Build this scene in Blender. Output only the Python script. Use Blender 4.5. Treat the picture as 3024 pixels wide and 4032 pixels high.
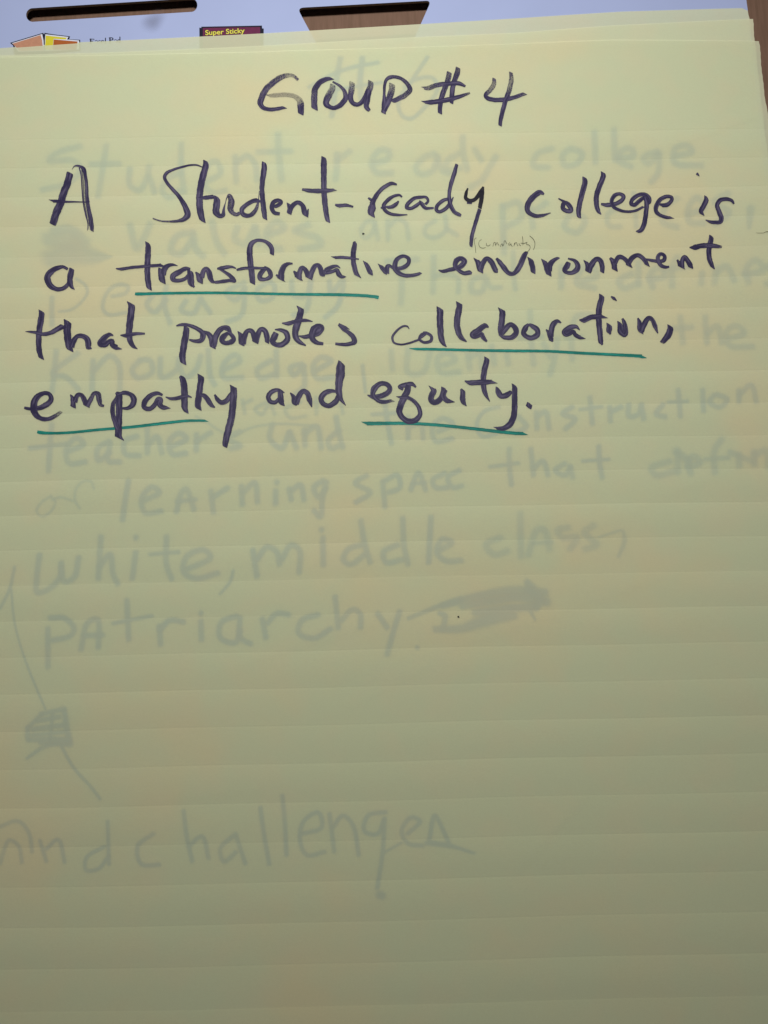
import bpy, bmesh, math, random
from mathutils import Matrix, Vector, Euler
random.seed(7)
for o in list(bpy.data.objects):
    bpy.data.objects.remove(o)
C = bpy.context.scene.collection
INCH = 0.0254

# ------------------------------------------------------------------ camera
# world: x along the ruled lines of the sheet, y up the sheet, z away from the table, metres
RX, RY, RZ, CAMZ = 0.184849, -0.0022, -0.0191135, 0.573706
cam = bpy.data.cameras.new('camera')
cam.sensor_fit = 'VERTICAL'; cam.sensor_height = 36.0; cam.lens = 28.0
cam.clip_start = 0.01; cam.clip_end = 50
camo = bpy.data.objects.new('camera', cam); C.objects.link(camo)
camo.location = (0, 0, CAMZ); camo.rotation_euler = Euler((RX, RY, RZ), 'XYZ')
bpy.context.scene.camera = camo
CM = Euler((RX, RY, RZ), 'XYZ').to_matrix()

# ------------------------------------------------------------------ light (indoor room light)
w = bpy.data.worlds.new('World'); bpy.context.scene.world = w; w.use_nodes = True
bg = w.node_tree.nodes['Background']
bg.inputs['Color'].default_value = (1.0, 0.95, 0.90, 1); bg.inputs['Strength'].default_value = 0.028
def lamp(name, loc, aim, sx, sy, power, col):
    l = bpy.data.lights.new(name, 'AREA'); l.shape = 'RECTANGLE'; l.size = sx; l.size_y = sy
    l.energy = power; l.color = col
    o = bpy.data.objects.new(name, l); C.objects.link(o); o.location = loc
    o.rotation_euler = (Vector(aim) - Vector(loc)).to_track_quat('-Z', 'Y').to_euler()
    return o
lamp('ceiling_light', (-0.03, 0.47, 1.02), (-0.03, 0.47, 0), 0.20, 0.15, 5.4, (1.0, 0.995, 0.975)).data.spread = math.radians(127)
sc = bpy.context.scene
sc.view_settings.view_transform = 'Standard'; sc.view_settings.look = 'None'
sc.view_settings.exposure = 0; sc.view_settings.gamma = 1
sc.render.engine = 'CYCLES'
sc.cycles.max_bounces = 10; sc.cycles.transparent_max_bounces = 24
sc.cycles.use_denoising = True

# ------------------------------------------------------------------ helpers
def tag(o, label=None, cat=None, group=None, kind=None):
    if label: o['label'] = label
    if cat: o['category'] = cat
    if group: o['group'] = group
    if kind: o['kind'] = kind
    return o
def link(name, me, mat=None, parent=None):
    o = bpy.data.objects.new(name, me); C.objects.link(o)
    if mat is not None and me is not None: me.materials.append(mat)
    if parent: o.parent = parent
    return o
def ray(px, py, z=0.0):
    """point of the photograph -> the point where that line of sight meets the level z"""
    d = CM @ Vector(((px - 1512) / 3136.0, -(py - 2016) / 3136.0, -1.0))
    t = (z - CAMZ) / d.z
    return Vector((0, 0, CAMZ)) + d * t

class N:
    """small wrapper for building node materials"""
    def __init__(s, name):
        s.m = bpy.data.materials.new(name); s.m.use_nodes = True
        s.t = s.m.node_tree; s.t.nodes.clear()
        s.out = s.t.nodes.new('ShaderNodeOutputMaterial')
    def n(s, typ, ins={}, **kw):
        nd = s.t.nodes.new(typ)
        for k, v in kw.items(): setattr(nd, k, v)
        for k, v in ins.items():
            if hasattr(v, 'is_output'): s.t.links.new(v, nd.inputs[k])
            else: nd.inputs[k].default_value = v
        return nd
    def math(s, op, a, b=0.0, c=0.0, clamp=False):
        return s.n('ShaderNodeMath', {0: a, 1: b, 2: c}, operation=op, use_clamp=clamp).outputs[0]
    def mix(s, f, a, b):
        nd = s.n('ShaderNodeMix', data_type='RGBA')
        for i, v in ((0, f), (6, a), (7, b)):
            if hasattr(v, 'is_output'): s.t.links.new(v, nd.inputs[i])
            else: nd.inputs[i].default_value = v
        return nd.outputs[2]
    def ramp(s, f, a, b):
        return s.n('ShaderNodeMapRange', {0: f, 1: a, 2: b, 3: 0.0, 4: 1.0}, clamp=True, interpolation_type='SMOOTHSTEP').outputs[0]
    def noise(s, vec, scale, detail=3.0, rough=0.5):
        return s.n('ShaderNodeTexNoise', {'Vector': vec, 'Scale': scale, 'Detail': detail, 'Roughness': rough}).outputs['Fac']
    def scaled(s, vec, xyz):
        return s.n('ShaderNodeMapping', {'Vector': vec, 'Scale': xyz}).outputs[0]
    def done(s, sh):
        s.t.links.new(sh, s.out.inputs['Surface']); return s.m

def paper_mat(name, through=0.30):
    k = N(name); P = k.n('ShaderNodeTexCoord').outputs['Object']
    cloud = k.noise(P, 5.0, 4.0, 0.6); blot = k.noise(P, 34.0, 3.0, 0.5)
    fib = k.noise(k.scaled(P, (1, 2.2, 1)), 700.0, 4.0, 0.65)
    grain = k.noise(P, 2600.0, 2.0, 0.6)
    a = k.mix(k.ramp(cloud, 0.32, 0.54), (0.850, 0.790, 0.555, 1), (0.785, 0.812, 0.598, 1))
    a = k.mix(k.math('MULTIPLY', k.ramp(blot, 0.4, 0.7), 0.35), a, (0.85, 0.79, 0.58, 1))
    a = k.mix(k.math('MULTIPLY', k.ramp(fib, 0.35, 0.65), 0.16), a, (0.66, 0.65, 0.43, 1))
    a = k.mix(k.math('MULTIPLY', k.ramp(grain, 0.3, 0.7), 0.10), a, (0.9, 0.88, 0.6, 1))
    h = k.math('ADD', k.math('MULTIPLY', fib, 0.5), k.math('MULTIPLY', k.noise(P, 60.0, 3.0), 2.0))
    bp = k.n('ShaderNodeBump', {'Strength': 0.25, 'Distance': 0.0006, 'Height': h}).outputs[0]
    d = k.n('ShaderNodeBsdfDiffuse', {'Color': a, 'Normal': bp, 'Roughness': 0.6}).outputs[0]
    tl = k.n('ShaderNodeBsdfTranslucent', {'Color': a}).outputs[0]
    tr = k.n('ShaderNodeBsdfTransparent', {'Color': (0.98, 1.0, 0.93, 1)}).outputs[0]
    m1 = k.n('ShaderNodeMixShader', {0: 0.16, 1: d, 2: tl}).outputs[0]
    m2 = k.n('ShaderNodeMixShader', {0: through, 1: m1, 2: tr}).outputs[0]
    return k.done(m2)

def ink_mat(name, dark, light, depth=0.95, lightness=1.0):
    """marker ink: streaks along the stroke, paler middle, speckled where the pen ran dry"""
    k = N(name)
    al = k.n('ShaderNodeAttribute', attribute_name='along').outputs['Fac']
    ac = k.n('ShaderNodeAttribute', attribute_name='across').outputs['Fac']
    dry = k.n('ShaderNodeAttribute', attribute_name='dry').outputs['Fac']
    edge = k.n('ShaderNodeAttribute', attribute_name='edge').outputs['Fac']
    sd = k.n('ShaderNodeAttribute', attribute_name='seed').outputs['Fac']
    P = k.n('ShaderNodeTexCoord').outputs['Object']
    v = k.n('ShaderNodeCombineXYZ', {0: k.math('MULTIPLY', al, 0.012), 1: k.math('MULTIPLY', ac, 1.1), 2: sd}).outputs[0]
    v2 = k.n('ShaderNodeCombineXYZ', {0: k.math('MULTIPLY', al, 0.010), 1: k.math('MULTIPLY', ac, 5.0), 2: sd}).outputs[0]
    broad = k.noise(v, 1.6, 2.0); streak = k.noise(v2, 1.5, 3.0, 0.6)
    gran = k.noise(P, 1300.0, 3.0, 0.7)
    mid = k.math('SUBTRACT', 1.0, k.math('ABSOLUTE', ac))
    tone = k.math('ADD', k.ramp(broad, 0.42, 0.68), k.math('MULTIPLY', k.math('SUBTRACT', streak, 0.5), 0.7))
    tone = k.math('MULTIPLY', tone, k.math('ADD', 0.35, k.math('MULTIPLY', mid, 0.65)))
    tone = k.math('ADD', tone, k.math('MULTIPLY', k.math('SUBTRACT', gran, 0.5), 0.35))
    tone = k.math('ADD', tone, k.math('MULTIPLY', dry, 0.35), clamp=True)
    col = k.mix(k.math('MULTIPLY', tone, lightness, clamp=True), dark, light)
    d = k.n('ShaderNodeBsdfPrincipled', {'Base Color': col, 'Roughness': 0.62, 'Specular IOR Level': 0.25}).outputs[0]
    tr = k.n('ShaderNodeBsdfTransparent', {'Color': (1, 1, 1, 1)}).outputs[0]
    sp = k.math('ADD', k.math('MULTIPLY', gran, 0.65), k.math('MULTIPLY', streak, 0.35))
    th = k.math('SUBTRACT', 0.64, k.math('MULTIPLY', dry, 0.28))
    hole = k.math('MULTIPLY', k.ramp(k.math('SUBTRACT', sp, th), -0.03, 0.09), k.ramp(dry, 0.02, 0.25))
    cov = k.math('MULTIPLY', k.math('SUBTRACT', depth, k.math('MULTIPLY', hole, 0.68)),
                 k.ramp(k.math('ADD', edge, k.math('MULTIPLY', k.math('SUBTRACT', gran, 0.5), 0.5)), -0.08, 0.09))
    return k.done(k.n('ShaderNodeMixShader', {0: cov, 1: tr, 2: d}).outputs[0])

def soft_ink(name, col, depth, e0=0.0, e1=0.75):
    """ink that has bled into the paper: soft edges"""
    k = N(name); P = k.n('ShaderNodeTexCoord').outputs['Object']
    edge = k.n('ShaderNodeAttribute', attribute_name='edge').outputs['Fac']
    n1 = k.noise(P, 45.0, 3.0)
    cov = k.math('MULTIPLY', k.ramp(edge, e0, e1), k.math('MULTIPLY', depth, k.math('ADD', 0.55, k.math('MULTIPLY', n1, 0.9))), clamp=True)
    d = k.n('ShaderNodeBsdfDiffuse', {'Color': col}).outputs[0]
    tr = k.n('ShaderNodeBsdfTransparent', {'Color': (1, 1, 1, 1)}).outputs[0]
    return k.done(k.n('ShaderNodeMixShader', {0: cov, 1: tr, 2: d}).outputs[0])

def plain(name, col, rough=0.6, var=0.08, scale=60.0, spec=0.3):
    k = N(name); P = k.n('ShaderNodeTexCoord').outputs['Object']
    n1 = k.noise(P, scale, 4.0)
    c2 = tuple(max(0, c * (1 - var * 2)) for c in col[:3]) + (1,)
    c = k.mix(k.ramp(n1, 0.3, 0.7), col, c2)
    return k.done(k.n('ShaderNodeBsdfPrincipled', {'Base Color': c, 'Roughness': rough, 'Specular IOR Level': spec}).outputs[0])

def wood_mat():
    k = N('brown_wood'); P = k.n('ShaderNodeTexCoord').outputs['Object']
    g = k.noise(k.scaled(P, (14, 1.2, 4)), 26.0, 6.0, 0.6)
    f = k.noise(k.scaled(P, (60, 3, 6)), 30.0, 3.0, 0.6)
    c = k.mix(k.ramp(g, 0.3, 0.7), (0.150, 0.088, 0.058, 1), (0.185, 0.108, 0.074, 1))
    c = k.mix(k.math('MULTIPLY', k.ramp(f, 0.45, 0.7), 0.2), c, (0.13, 0.068, 0.044, 1))
    bp = k.n('ShaderNodeBump', {'Strength': 0.15, 'Distance': 0.0004, 'Height': f}).outputs[0]
    return k.done(k.n('ShaderNodeBsdfPrincipled', {'Base Color': c, 'Roughness': 0.5, 'Specular IOR Level': 0.3, 'Normal': bp}).outputs[0])

M_A = paper_mat('yellow_paper', 0.34)
M_B = paper_mat('yellow_paper_under', 0.26)
M_PURPLE = ink_mat('purple_marker', (0.022, 0.017, 0.058, 1), (0.145, 0.122, 0.205, 1), 0.97, 0.66)
M_BLACK = ink_mat('black_marker', (0.006, 0.005, 0.012, 1), (0.03, 0.025, 0.05, 1), 0.97, 0.5)
M_GREEN = ink_mat('green_marker', (0.004, 0.150, 0.120, 1), (0.008, 0.300, 0.235, 1), 0.96, 0.9)
M_PENCIL = soft_ink('pencil_line', (0.04, 0.04, 0.035, 1), 1.0, 0.0, 0.6)
M_GHOST = soft_ink('blue_marker_below', (0.022, 0.255, 0.420, 1), 0.92, 0.0, 1.0)
M_GHOST_FAINT = soft_ink('faded_blue_marker_below', (0.035, 0.30, 0.44, 1), 0.72, -0.05, 1.15)
M_GHOST_BLOT = soft_ink('blue_marker_blot', (0.035, 0.30, 0.42, 1), 0.62, 0.0, 0.9)
M_C = paper_mat('yellow_paper_lowest', 0.27)
M_BOARD = plain('white_card', (0.375, 0.432, 0.665, 1), 0.65, 0.012, 25.0)
M_CARD = plain('brown_card_core', (0.20, 0.13, 0.08, 1), 0.9, 0.15, 400.0)
M_WOOD = wood_mat()
M_INK = plain('black_print', (0.008, 0.008, 0.022, 1), 0.6)
M_TAN = plain('tan_print', (0.52, 0.25, 0.155, 1), 0.6, 0.05, 300)
M_YEL = plain('yellow_print', (0.66, 0.58, 0.035, 1), 0.6, 0.05, 300)
M_ORA = plain('orange_print', (0.40, 0.105, 0.02, 1), 0.6, 0.05, 300)
M_MAR = plain('maroon_print', (0.135, 0.018, 0.065, 1), 0.6, 0.08, 300)
M_LYEL = plain('pale_yellow_print', (0.72, 0.66, 0.09, 1), 0.6, 0.03, 300)
M_WHITE = plain('white_print', (0.68, 0.70, 0.80, 1), 0.6, 0.02, 300)
M_PAD = plain('pad_paper_edge', (0.62, 0.58, 0.34, 1), 0.8, 0.1, 900)

# ------------------------------------------------------------------ table
TZ = -0.0106
def slab(name, x0, x1, y0, y1, z0, z1, mat, parent=None, bev=0.002):
    bm = bmesh.new(); bmesh.ops.create_cube(bm, size=1)
    for v in bm.verts:
        v.co = Vector((x0 if v.co.x < 0 else x1, y0 if v.co.y < 0 else y1, z0 if v.co.z < 0 else z1))
    bmesh.ops.bevel(bm, geom=bm.edges[:], offset=bev, segments=2, affect='EDGES')
    me = bpy.data.meshes.new(name); bm.to_mesh(me); bm.free()
    return link(name, me, mat, parent)
tb = slab('table', -0.75, 0.75, -0.55, 0.85, TZ - 0.03, TZ, M_WOOD, None, 0.004)
tag(tb, 'brown wooden tabletop under the white pad cover and yellow sheets', 'table')

# ------------------------------------------------------------------ white cover card of the pad, with its cut-out handles
def curve_solid(name, loops, zt, th, mats, parent=None):
    cu = bpy.data.curves.new(name, 'CURVE'); cu.dimensions = '2D'; cu.fill_mode = 'BOTH'; cu.extrude = th / 2
    for lp in loops:
        s = cu.splines.new('POLY'); s.points.add(len(lp) - 1); s.use_cyclic_u = True
        for q, p in zip(s.points, lp): q.co = (p[0], p[1], 0, 1)
    t = bpy.data.objects.new('tmp', cu); C.objects.link(t)
    bpy.context.view_layer.update()
    me = bpy.data.meshes.new_from_object(t.evaluated_get(bpy.context.evaluated_depsgraph_get()))
    bpy.data.objects.remove(t); me.name = name
    me.materials.clear()
    for m in mats: me.materials.append(m)
    for v in me.vertices: v.co.z += zt - th / 2
    if len(mats) > 1:
        for p in me.polygons: p.material_index = 0 if abs(p.normal.z) > 0.5 else 1
    return link(name, me, None, parent)
def pxl(pts, z=0.0): return [ray(x, y, z) for x, y in pts]
def rounded(pts, rads, n=6):
    out = []
    L = len(pts)
    for i, p in enumerate(pts):
        a = Vector(pts[i - 1]) - Vector(p); b = Vector(pts[(i + 1) % L]) - Vector(p); r = rads[i]
        if r <= 0: out.append(tuple(p)); continue
        pa = Vector(p) + a.normalized() * r; pb = Vector(p) + b.normalized() * r
        for j in range(n + 1):
            t = j / n
            out.append(tuple((1 - t) ** 2 * pa + 2 * t * (1 - t) * Vector(p) + t * t * pb))
    return out
slot = []
for k in range(13):
    a = math.pi / 2 + math.pi * k / 12 - 0.06
    slot.append((129 + 26 * math.cos(a), 59 - 27 * math.sin(a)))
for k in range(13):
    a = -math.pi / 2 + math.pi * k / 12 - 0.06
    slot.append((752 + 25 * math.cos(a), 20 - 27 * math.sin(a)))
trap = rounded([(1170, 31), (1698, 2), (1615, 188), (1266, 208)], [26, 22, 10, 10])
re0 = ray(2936, -20); re1 = ray(2947, 60)
dx = (re0 - re1) / (re0.y - re1.y)
def rx(y): return re1.x + dx.x * (y - re1.y)
outer = [(rx(0.62), 0.62), (rx(-0.27), -0.27), (-0.35, -0.27), (-0.35, 0.62)]
root = link('easel_pad_cover', None)
tag(root, 'white card cover of the paper pad with cut-out handles, showing along the top', 'pad cover')
curve_solid('cover_card', [outer, pxl(slot), pxl(trap)], 0.0, 0.0022, [M_BOARD, M_CARD], root)
slab('page_block', -0.33, 0.285, -0.26, 0.46, TZ + 0.0001, -0.0023, M_PAD, root, 0.0006)

def flat(name, pts, z, mat, parent, dz=0.00004):
    """a printed shape: a thin layer of ink on the card, outline in photograph pixels"""
    P = pxl(pts, 0.0)
    bm = bmesh.new(); vs = [bm.verts.new((p.x, p.y, z)) for p in P]; bm.faces.new(vs)
    bmesh.ops.triangulate(bm, faces=bm.faces[:])
    r = bmesh.ops.extrude_face_region(bm, geom=bm.faces[:])
    for v in [g for g in r['geom'] if isinstance(g, bmesh.types.BMVert)]: v.co.z += dz
    bmesh.ops.recalc_face_normals(bm, faces=bm.faces[:])
    me = bpy.data.meshes.new(name); bm.to_mesh(me); bm.free()
    return link(name, me, mat, parent)
def L1(pts, x0=0, y0=100, s=400 / 1659.): return [(x0 + x * s, y0 + y * s) for x, y in pts]
Z0 = 0.00004
# folded-paper logo at the left
lg = flat('printed_logo', L1([(163, 286), (705, 122), (722, 150), (728, 122), (860, 146), (1145, 180), (1130, 228), (1310, 236), (1318, 420), (240, 520), (215, 330)]), Z0, M_INK, root)
lg['label'] = 'folded paper logo printed in tan, yellow and orange'
flat('logo_panel', L1([(196, 292), (690, 142), (712, 250), (718, 420), (300, 430), (232, 325)]), Z0 + 5e-5, M_WHITE, lg)
flat('logo_panel', L1([(742, 146), (1118, 190), (1095, 232), (1292, 248), (1300, 400), (735, 420), (733, 250)]), Z0 + 5e-5, M_WHITE, lg)
flat('logo_panel', L1([(208, 300), (665, 160), (690, 250), (705, 410), (320, 420)]), Z0 + 1e-4, M_TAN, lg)
flat('logo_panel', L1([(748, 168), (1090, 205), (1075, 232), (878, 220), (858, 400), (735, 400)]), Z0 + 1e-4, M_YEL, lg)
flat('logo_panel', L1([(880, 232), (1268, 266), (1250, 400), (862, 400)]), Z0 + 1e-4, M_ORA, lg)
# banner
L7 = lambda pts: L1(pts, 700, 90)
bn = flat('printed_banner', L7([(352, 78), (383, 84), (385, 64), (1375, 45), (1378, 92), (1404, 94), (1398, 470), (358, 500)]), Z0, M_INK, root)
bn['label'] = 'maroon banner lettered Super Sticky in yellow'
flat('banner_field', L7([(410, 86), (1345, 70), (1350, 440), (412, 460)]), Z0 + 5e-5, M_MAR, bn)
def text(name, s, px0, py0, px1, py1, hpx, mat, parent, z, off=0.0, shear=0.0, sx=1.0):
    cu = bpy.data.curves.new(name, 'FONT'); cu.body = s; cu.size = 1; cu.offset = off; cu.shear = shear
    t = bpy.data.objects.new('tmp', cu); C.objects.link(t); bpy.context.view_layer.update()
    me = bpy.data.meshes.new_from_object(t.evaluated_get(bpy.context.evaluated_depsgraph_get()))
    bpy.data.objects.remove(t)
    wmax = max(v.co.x for v in me.vertices)
    a = ray(px0, py0); b = ray(px1, py1); d = (b - a); Lw = d.length; d.normalize(); up = Vector((-d.y, d.x, 0))
    h = (ray(px0, py0 - hpx) - a).length / 0.72
    for v in me.vertices:
        v.co = a + d * (v.co.x / wmax * Lw) + up * (v.co.y * h) + Vector((0, 0, z))
    me.name = name; me.materials.clear()
    return link(name, me, mat, parent)
text('banner_lettering_outline', 'Super Sticky', 806, 140, 966, 131, 22, M_INK, bn, Z0 + 1.0e-4, 0.045)
text('banner_lettering', 'Super Sticky', 808, 139, 964, 130, 20, M_LYEL, bn, Z0 + 1.4e-4, 0.018)


# ------------------------------------------------------------------ the yellow sheets
Y0 = 0.4143
def crease_amp(x, y):
    t = min(1, max(0, (0.47 - y) / 0.35))
    return (0.00075 + 0.00045 * t) if y < Y0 + 0.0008 else 0.0
def wob(x, y):
    return 0.00055 * math.sin(x * 9 + y * 6 + 0.5) + 0.00025 * math.sin(x * 31 + y * 14)
def hn(x, y):
    return (math.sin(x * 21 + 1.3 + math.sin(y * 9)) * math.cos(y * 17 + 0.6 + 0.8 * math.sin(x * 7)) * 0.00042
            + math.sin(x * 47 + y * 23) * math.sin(y * 39 - x * 13 + 2) * 0.00013)
# gentle diagonal buckles: (x0,y0,x1,y1,height,width)
BUCK = [(-0.10, 0.00, 0.06, 0.045, 0.00028, 0.010), (0.06, 0.012, 0.20, 0.055, 0.00024, 0.012), (-0.02, -0.03, 0.02, -0.01, 0.0002, 0.008),
        (0.17, 0.10, 0.30, 0.15, 0.0003, 0.012), (-0.03, 0.055, 0.03, 0.10, 0.00022, 0.009), (0.24, 0.40, 0.32, 0.43, 0.0003, 0.009),
        (-0.24, -0.10, -0.10, -0.085, 0.0002, 0.010), (0.10, -0.13, 0.13, -0.10, 0.0003, 0.006), (0.0, 0.38, 0.16, 0.46, 0.0003, 0.02)]
def zsheet(x, y, base, amp, ytop=None):
    yw = y - wob(x, y)
    k = (Y0 - yw) / INCH; s = k - math.floor(k)
    a = crease_amp(x, yw) * amp * (0.8 + 0.4 * math.sin(x * 11 + math.floor(k) * 2.1))
    z = base + a * 4 * s * (1 - s) ** 1.25 + hn(x, y) * amp
    dl = min(s, 1 - s) * INCH
    if dl < 0.0011 and a > 0: z -= 0.00010 * amp * (1 - dl / 0.0011)
    for (x0, y0, x1, y1, h, wd) in BUCK:
        ux, uy = x1 - x0, y1 - y0; L = math.hypot(ux, uy); ux /= L; uy /= L
        t = (x - x0) * ux + (y - y0) * uy; q = -(x - x0) * uy + (y - y0) * ux
        if -0.03 < t < L + 0.03 and abs(q) < wd * 2.2:
            e = max(0, min(1, (t + 0.03) / 0.05)) * max(0, min(1, (L + 0.03 - t) / 0.05))
            g = math.exp(-(q / wd) ** 2) if q > 0 else math.exp(-(q / (wd * 0.35)) ** 2)
            z += h * e * g * amp
    if ytop is not None:
        d = ytop - y
        if d < 0.007: z -= 0.00045 * (1 - max(0, d) / 0.007) ** 2
    return z
BA, BB, BC = 0.0024, 0.0014, 0.0006
def interp(tab, x):
    if x <= tab[0][0]: a, b = tab[0], tab[1]
    elif x >= tab[-1][0]: a, b = tab[-2], tab[-1]
    else:
        for a, b in zip(tab, tab[1:]):
            if a[0] <= x <= b[0]: break
    return a[1] + (b[1] - a[1]) * (x - a[0]) / (b[0] - a[0])
def sheet(name, base, amp, top_px, right_px, xl, yb, mat):
    top = [(p.x, p.y) for p in pxl(top_px, base)]
    rgt = sorted((p.y, p.x) for p in pxl(right_px, base))
    ys = []
    y = yb
    while y < 0.4705: ys.append(y); y += 0.0021
    k = 0
    while Y0 - k * INCH > yb: ys += [Y0 - k * INCH, Y0 - k * INCH - 0.0011, Y0 - k * INCH + 0.0011]; k += 1
    k = 1
    ys += [Y0 + INCH * j for j in (1, 2) if Y0 + INCH * j < 0.47]
    ys = sorted(ys); out = [ys[0]]
    for q in ys[1:]:
        if q - out[-1] > 0.0004: out.append(q)
    ys = out; yl = ys[-1]
    nx = 150; ntop = 18
    vs = []; rows = len(ys) + ntop
    for r in range(rows):
        for i in range(nx + 1):
            t = i / nx
            yy = ys[r] if r < len(ys) else yl
            xx = xl + (interp(rgt, yy) - xl) * t
            yt = interp(top, xx)
            if r >= len(ys):
                f = (r - len(ys) + 1) / ntop
                yy = yl + (yt - yl) * f
                xx = xl + (interp(rgt, yy) - xl) * t
            if i == nx: xx += 0.00012 * math.sin(yy * 900) + 0.0002 * math.sin(yy * 210)
            if yy < 0.45: yy += wob(xx, yy) if yy < 0.43 else wob(xx, yy) * (0.45 - yy) / 0.02
            z = zsheet(xx, yy, base, amp, yt)
            if t > 0.985: z -= 0.0003 * ((t - 0.985) / 0.015) ** 2
            vs.append((xx, yy, z))
    fs = [(r * (nx + 1) + i, r * (nx + 1) + i + 1, (r + 1) * (nx + 1) + i + 1, (r + 1) * (nx + 1) + i)
          for r in range(rows - 1) for i in range(nx)]
    me = bpy.data.meshes.new(name); me.from_pydata(vs, [], fs); me.update()
    # smooth in x, creased along the ruled lines
    for p in me.polygons: p.use_smooth = False
    return link(name, me, mat)

rA = link('paper_sheet', None)
tag(rA, 'top yellow sheet lettered Group # 4 in purple marker with green underlines', 'paper sheet', 'yellow sheets stacked on the pad cover')
shA = sheet('page', BA, 1.0, [(-120, 224), (0, 222), (1000, 203), (1793, 177), (2400, 156), (2991, 158), (3100, 158)],
            [(2991, 158), (3000, 260), (3005, 316), (3013, 380), (3021, 425), (3030, 500), (3280, 2600), (3460, 4100)], -0.3155, -0.265, M_A)
shA.parent = rA
rB = link('paper_sheet', None)
tag(rB, 'second yellow sheet, its blue marker writing showing faintly through the top sheet', 'paper sheet', 'yellow sheets stacked on the pad cover')
shB = sheet('page', BB, 0.5, [(-120, 219), (0, 216), (385, 206), (800, 190), (1090, 176), (1600, 146), (2034, 127), (2400, 100), (2966, 71), (3100, 66)],
            [(2966, 71), (2973, 160), (3010, 500), (3440, 4100)], -0.3160, -0.262, M_B)
shB.parent = rB
rC = sheet('paper_sheet', BC, 0.4, [(-120, 196), (0, 188), (169, 175), (313, 164), (477, 157), (800, 142), (1038, 130), (1224, 119), (1600, 96), (2000, 72), (2450, 44), (2943, 29), (3100, 26)],
           [(2943, 29), (2951, 72), (2990, 500), (3420, 4100)], -0.3165, -0.260, M_C)
tag(rC, 'lowest yellow sheet, its top edge lying across the maroon banner and handle hole', 'paper sheet', 'yellow sheets stacked on the pad cover')

# ------------------------------------------------------------------ pen strokes
def parse(s, T, wdef):
    x0, y0, W = T; sc_ = W / 1659.0; out = []; wd = wdef; dr = 0.0
    for p in s.split(','):
        q = [float(a) for a in p.split()]
        if len(q) > 2: wd = q[2]
        if len(q) > 3: dr = q[3]
        out.append((x0 + q[0] * sc_, y0 + q[1] * sc_, wd * sc_, dr))
    return out
def resample(P, step):
    if len(P) == 1: P = [P[0], (P[0][0] + 1, P[0][1] + 1) + P[0][2:]]
    Q = [tuple(2 * a - b for a, b in zip(P[0], P[1]))] + P + [tuple(2 * a - b for a, b in zip(P[-1], P[-2]))]
    out = []
    for i in range(1, len(Q) - 2):
        p0, p1, p2, p3 = Q[i - 1:i + 3]
        def kn(a, b): return max(1e-3, math.hypot(a[0] - b[0], a[1] - b[1]) ** 0.5)
        t1 = kn(p0, p1); t2 = t1 + kn(p1, p2); t3 = t2 + kn(p2, p3)
        n = max(1, int(math.hypot(p2[0] - p1[0], p2[1] - p1[1]) / step))
        for j in range(n):
            t = t1 + (t2 - t1) * j / n; v = []
            for c in range(2):
                A1 = (t1 - t) / t1 * p0[c] + t / t1 * p1[c]
                A2 = (t2 - t) / (t2 - t1) * p1[c] + (t - t1) / (t2 - t1) * p2[c]
                A3 = (t3 - t) / (t3 - t2) * p2[c] + (t - t2) / (t3 - t2) * p3[c]
                B1 = (t2 - t) / t2 * A1 + t / t2 * A2
                B2 = (t3 - t) / (t3 - t1) * A2 + (t - t1) / (t3 - t1) * A3
                v.append((t2 - t) / (t2 - t1) * B1 + (t - t1) / (t2 - t1) * B2)
            f = j / n
            out.append((v[0], v[1], p1[2] + (p2[2] - p1[2]) * f, p1[3] + (p2[3] - p1[3]) * f))
    out.append(P[-1]); return out
NIB = Vector((math.cos(math.radians(27)), math.sin(math.radians(27))))
SEED = [0.0]
def ribbon(P, step=3.0, nib=True, jit=0.035, fr=(-1, -0.8, -0.35, 0.35, 0.8, 1)):
    """stroke -> rows of (x, y, along, across, dry, edge) in photograph pixels and faces between them"""
    R = resample([(a, b, c * (1.05 if nib else 1.0), d) for a, b, c, d in P], step); n = len(R)
    tx = []
    for i in range(n):
        a = R[max(0, i - 1)]; b = R[min(n - 1, i + 1)]
        d = Vector((b[0] - a[0], b[1] - a[1])); tx.append(d.normalized() if d.length > 1e-6 else Vector((1, 0)))
    L = [0.0]
    for i in range(1, n): L.append(L[-1] + math.hypot(R[i][0] - R[i - 1][0], R[i][1] - R[i - 1][1]))
    tot = L[-1]; rows = []; ph = random.random() * 9
    for i in range(n):
        x, y, wd, dr = R[i]; d = tx[i]; nrm = Vector((-d.y, d.x))
        off = nrm * wd / 2
        if nib:
            c = nrm.dot(NIB)
            if abs(c) > 0.42 and wd > 9:
                nb = NIB * (wd / 2 / c)
                e = max(0, 1 - min(L[i], tot - L[i]) / (wd * 0.55))
                off = off.lerp(nb, e)
        j1 = 1 + jit * math.sin(L[i] * 0.21 + ph) + jit * random.uniform(-.7, .7)
        j2 = 1 + jit * math.sin(L[i] * 0.17 + ph * 2) + jit * random.uniform(-.7, .7)
        rows.append([(x + off.x * f * (j1 if f > 0 else j2), y + off.y * f * (j1 if f > 0 else j2), L[i], f, dr, 1 - abs(f)) for f in fr])
    # end caps
    def cap(row, d, w_):
        o = []
        cx = sum(q[0] for q in row) / len(row); cy = sum(q[1] for q in row) / len(row)
        for q in row:
            o.append((cx + (q[0] - cx) * 0.8 + d.x * w_, cy + (q[1] - cy) * 0.8 + d.y * w_, q[2], q[3], q[4], 0.0))
        return o
    k = 0.11 if nib else 0.42
    rows = [cap(rows[0], -tx[0], R[0][2] * k)] + rows + [cap(rows[-1], tx[-1], R[-1][2] * k)]
    return rows
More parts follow.
